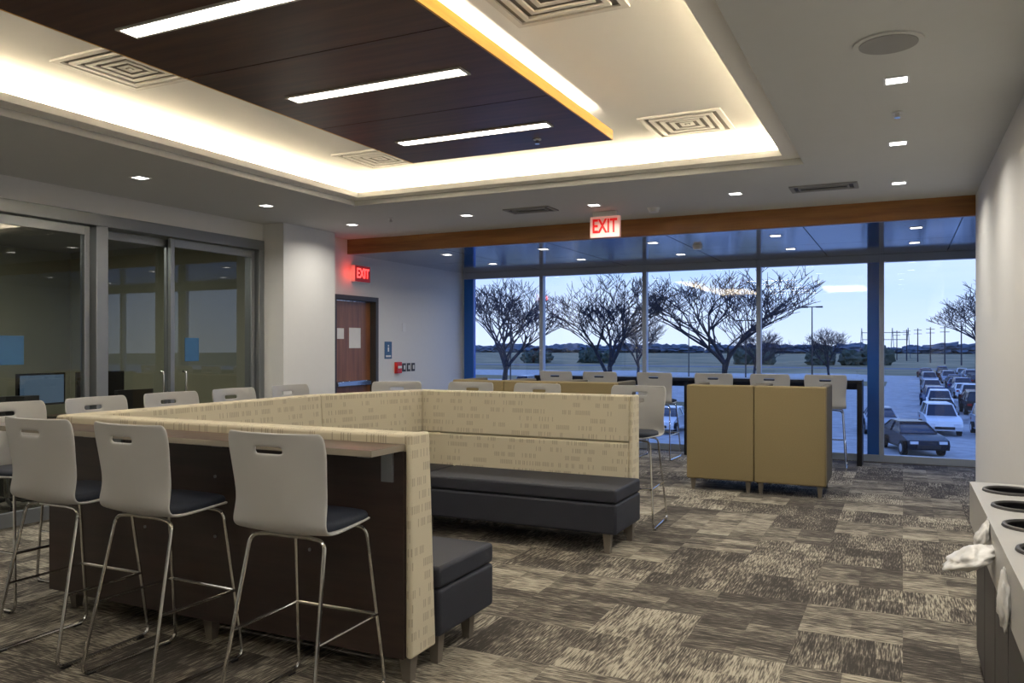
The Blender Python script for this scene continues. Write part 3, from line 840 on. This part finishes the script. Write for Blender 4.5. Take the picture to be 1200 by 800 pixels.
def car_mesh(paint, suv=False):
    b = MB(); hh = 1.72 if suv else 1.45
    prof = [(-2.25, 0.35), (-2.3, 0.62), (-2.22, 0.92), (-1.6, 1.0), (-0.9, 1.0), (0.7, 0.98), (1.6, 0.9), (2.2, 0.75), (2.3, 0.55), (2.22, 0.32)]
    if suv: prof[2] = (-2.25, 1.05); prof[3] = (-1.6, 1.08); prof[4] = (-0.9, 1.08); prof[5] = (0.8, 1.08); prof[6] = (1.7, 1.0); prof[7] = (2.22, 0.85)
    n = len(prof)
    vs = []
    for sgn, w in ((-1, 0.78), (-1, 0.9), (1, 0.9), (1, 0.78)):
        for (x, z) in prof:
            inset = 1.0 if w == 0.9 else 0.99
            vs.append((x * inset, sgn * w, z))
    fs = [tuple(range(n)), tuple(reversed(range(3 * n, 4 * n)))]
    for r in range(3):
        for i in range(n):
            j = (i + 1) % n
            fs.append((r * n + i, (r + 1) * n + i, (r + 1) * n + j, r * n + j))
    b.add(vs, fs, paint)
    zb = 1.0 if not suv else 1.07
    if suv: bot = [(-2.1, -0.8), (1.05, -0.8), (1.05, 0.8), (-2.1, 0.8)]; top = [(-1.9, -0.64), (0.35, -0.64), (0.35, 0.64), (-1.9, 0.64)]
    else: bot = [(-1.75, -0.8), (1.0, -0.8), (1.0, 0.8), (-1.75, 0.8)]; top = [(-1.05, -0.6), (0.2, -0.6), (0.2, 0.6), (-1.05, 0.6)]
    b.prism(bot, top, zb - 0.03, hh - 0.06, M_cg)
    rt = [(p[0] * 0.97, p[1] * 0.95) for p in top]
    b.prism(top, rt, hh - 0.06, hh, paint)
    for (p, q) in zip(bot, top):
        b.tube([(p[0], p[1], zb - 0.02), (q[0], q[1], hh - 0.05)], 0.035, paint, 5)
    mid = -0.4
    for s in (-1, 1): b.tube([(mid, s * 0.81, zb - 0.02), (mid, s * 0.61, hh - 0.05)], 0.035, paint, 5)
    for x in (-1.4, 1.42):
        for s in (-1, 1):
            c = 16
            ring = [(x + 0.33 * math.cos(2 * math.pi * k / c), 0.33 + 0.33 * math.sin(2 * math.pi * k / c)) for k in range(c)]
            yo, yi = s * 0.93, s * 0.70
            vs = [(p[0], yi, p[1]) for p in ring] + [(p[0], yo, p[1]) for p in ring]
            fs = [tuple(range(c)), tuple(range(c, 2 * c))] + [(k, (k + 1) % c, c + (k + 1) % c, c + k) for k in range(c)]
            b.add(vs, fs, M_tyre)
            r2 = [(x + 0.2 * math.cos(2 * math.pi * k / c), s * 0.935, 0.33 + 0.2 * math.sin(2 * math.pi * k / c)) for k in range(c)]
            b.add(r2, [tuple(range(c))], M_chrome)
    for s in (-1, 1):
        b.box(2.2, 2.3, s * 0.62 - 0.17, s * 0.62 + 0.17, 0.6, 0.72, M_hl); b.box(-2.3, -2.22, s * 0.66 - 0.15, s * 0.66 + 0.15, 0.7, 0.85, M_tl)
    b.box(2.24, 2.32, -0.5, 0.5, 0.4, 0.55, M_black)
    return b.mesh('car_mesh', True, 30)
paints = [mat('car_paint_' + n, c, 0.25, 0.2, var=0.02) for n, c in (('white', srgb(225, 230, 238)), ('black', srgb(28, 30, 38)), ('silver', srgb(150, 158, 170)), ('blue', srgb(60, 84, 130)), ('red', srgb(120, 40, 44)))]
cars = [car_mesh(p, s) for p in paints for s in (False, True)]
W, K, S, B, R = 0, 2, 4, 6, 8
def car(x, y, k, rz): put('car', cars[k], (x, y, GZ + 0.002), rz)
car(0.35, 43.0, K, math.radians(-72))
car(1.9, 53, W + 1, math.radians(-85)); car(4.6, 52.5, W + 1, math.radians(-85)); car(-1.2, 52, S, math.radians(-85))
cr = random.Random(3)
for i in range(14):
    y = 62 + i * 7.0
    for j, x in enumerate((2.3, 5.0, 7.7, 10.4)):
        if j > 1 and y > 94 and y < 116: continue
        if cr.random() < 0.86: car(x + cr.uniform(-.2, .2) + (y - 61) * 0.012, y + cr.uniform(-.6, .6), cr.choice([W, W + 1, K, S, S + 1, B, B + 1, K + 1, R, K]), math.radians(-88 + cr.uniform(-4, 4) + cr.choice([0, 180])))
for x in range(-38, -6, 3):
    if cr.random() < 0.75: car(x + 1.5, 47, cr.choice([W, K + 1, S, B, S + 1, W + 1]), math.radians(90 + cr.choice([0, 180])))
for x in range(-70, -8, 3):
    if cr.random() < 0.6: car(x + 1.5, 84, cr.choice([W, K + 1, S, B, S + 1]), math.radians(90))

# bare trees
M_bark = mat('bark', srgb(44, 50, 66), 0.95, var=0.2)
def tree_mesh(seed, h=11.0, spread=0.55, wide=1.25):
    rnd = random.Random(seed); b = MB()
    def grow(p, d, ln, r, lev):
        n = 3; pts = [p]; q = p.copy(); dd = d.copy()
        for k in range(n):
            dd = (dd + Vector((rnd.uniform(-.18, .18), rnd.uniform(-.18, .18), rnd.uniform(-.04, .11)))).normalized()
            q = q + dd * ln / n; pts.append(q.copy())
        b.tube(pts, r, M_bark, 6 if lev < 2 else 4 if lev < 4 else 3, r_end=r * 0.66)
        if lev >= 6: return
        nb = 4 if lev in (0, 1) else 3
        for k in range(nb):
            a = rnd.uniform(0, 2 * math.pi) if lev else 2 * math.pi * (k + rnd.uniform(0, .5)) / nb
            side = Vector((math.cos(a), math.sin(a), 0.15))
            nd = (dd * (1.0 - spread * 0.3) + side * rnd.uniform(0.4, 0.95) * spread * 1.5).normalized()
            st = pts[-1] if k == 0 else pts[rnd.choice([2, 3])]
            grow(st, nd, ln * rnd.uniform(0.66, 0.86), max(0.016, r * 0.58), lev + 1)
    grow(Vector((0, 0, 0)), Vector((0, 0, 1)), h * 0.2, h * 0.017, 0)
    top = max(v.z for v in b.v)
    for v in b.v: v *= h / top
    return b.mesh('bare_tree_mesh', False)
trees = [tree_mesh(s, 11.0, sp) for s, sp in ((2, 0.58), (5, 0.62), (11, 0.68))]
for (x, y, k, s, r) in ((-29.6, 59, 0, 1.0, 0.3), (-21.5, 63, 1, 1.05, 1.2), (-13.1, 67, 2, 1.08, 2.0), (9.3, 104, 1, 1.2, 2.2), (-45, 68, 2, 1.05, 0.2), (-62, 70, 1, 1.05, 3.0), (-36, 118, 1, 0.9, 0.9), (-9, 119, 0, 0.7, 2.9), (-19, 118, 2, 0.7, 2.9), (22, 100, 0, 1.1, 1)):
    o = put('bare_tree', trees[k], (x, y, GZ), r); o.scale = (s * 1.05, s * 1.05, s)
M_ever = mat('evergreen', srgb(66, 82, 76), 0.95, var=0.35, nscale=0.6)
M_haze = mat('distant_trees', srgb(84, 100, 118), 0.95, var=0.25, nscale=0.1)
def clump(name, items, m):
    bm = bmesh.new()
    for (x, y, rx, rz) in items:
        ret = bmesh.ops.create_icosphere(bm, subdivisions=3, radius=1)
        for v in ret['verts']:
            n = 1 + noise.noise(v.co * 2.5 + Vector((x, y, 0))) * 0.6 + noise.noise(v.co * 7 + Vector((y, x, 0))) * 0.5
            c = v.co * n
            v.co = Vector((x + c.x * rx, y + c.y * rx, GZ + rz * 0.8 + c.z * rz))
    me = bpy.data.meshes.new(name); bm.to_mesh(me); bm.free(); me.materials.append(m); put(name, me)
it2 = []
for k in range(190): it2.append((cr.uniform(-520, 180), cr.uniform(620, 680), cr.uniform(6, 14), cr.uniform(1.5, 4.2)))
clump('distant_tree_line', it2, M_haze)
it2 = []
for c in ((-100, 228, 5), (-84, 232, 4), (-38, 230, 4), (-16, 232, 7), (-8, 236, 5), (-130, 230, 6)):
    for k in range(c[2]): it2.append((c[0] + cr.uniform(-5, 5), c[1] + cr.uniform(-3, 3), cr.uniform(1.6, 2.8), cr.uniform(1.6, 2.8)))
clump('evergreen_hedge', it2, M_ever)
def lamp(x, y, h):
    e = empty('parking_lot_lamp', (x, y, GZ)); b = MB()
    b.taper(0, 0, 0, 0.7, 0.3, 0.3, M_bin, 12); b.tube([(0, 0, 0.7), (0, 0, h)], 0.08, M_dark, 8, r_end=0.05)
    b.tube([(-0.6, 0, h), (0.6, 0, h)], 0.04, M_dark, 6)
    for s in (-1, 1): b.box(s * 0.6 - 0.28, s * 0.6 + 0.28, -0.15, 0.15, h - 0.08, h + 0.05, M_dark)
    b.build('post', parent=e)
for (x, y, h) in ((-37.5, 77, 7.5), (-7.2, 75.5, 8.5), (-24, 100, 8), (-13.5, 79, 7.5), (12, 170, 9)): lamp(x, y, h)
def pole(x, y, h):
    e = empty('utility_pole', (x, y, GZ)); b = MB()
    b.tube([(0, 0, 0), (0, 0, h)], 0.2, M_bark, 6, r_end=0.14)
    for z in (h - 0.6, h - 1.8): b.box(-1.2, 1.2, -0.08, 0.08, z - 0.08, z + 0.08, M_bark)
    b.build('pole', parent=e)
for i in range(7): pole(-2 + i * 3.2, 330 - i * 17, 11)
e = empty('substation_gantry', (-6, 380, GZ)); b = MB()
for x in (-10, -4, 2, 8):
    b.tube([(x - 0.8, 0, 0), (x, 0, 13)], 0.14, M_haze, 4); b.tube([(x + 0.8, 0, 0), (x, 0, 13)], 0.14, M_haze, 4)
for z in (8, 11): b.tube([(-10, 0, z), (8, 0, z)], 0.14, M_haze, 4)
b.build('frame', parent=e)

# ------------------------------------------------------------ world
w = bpy.data.worlds.new('dusk_sky'); scene.world = w; w.use_nodes = True
nt = w.node_tree; bg = nt.nodes['Background']
tc = nt.nodes.new('ShaderNodeTexCoord'); s = nt.nodes.new('ShaderNodeSeparateXYZ'); nt.links.new(tc.outputs['Generated'], s.inputs[0])
c = ramp(nt, s.outputs[2], [(0.0, srgb(198, 212, 238)), (0.05, srgb(184, 204, 242)), (0.13, srgb(148, 186, 244)), (0.4, srgb(104, 152, 234)), (1.0, srgb(84, 126, 216))])
cv = nt.nodes.new('ShaderNodeMapping'); cv.inputs['Scale'].default_value = (3, 3, 14); nt.links.new(tc.outputs['Generated'], cv.inputs[0])
cl = ntex(nt, cv.outputs[0], 1.0, 5.0)
cl = ramp(nt, cl, [(0.42, (0, 0, 0, 1)), (0.7, (0.55, 0.55, 0.55, 1))])
c = mixc(nt, cl, c, srgb(206, 216, 238))
nt.links.new(c, bg.inputs[0]); bg.inputs[1].default_value = 1.3

# ------------------------------------------------------------ camera
cam = bpy.data.cameras.new('camera'); co = bpy.data.objects.new('camera', cam); COL.objects.link(co)
co.location = (0, 0, 1.5); co.rotation_euler = (math.radians(90), 0, math.radians(25.86))
cam.sensor_width = 36; cam.lens = 28.35; cam.shift_y = 0.005; cam.clip_end = 3000; cam.clip_start = 0.05
scene.camera = co
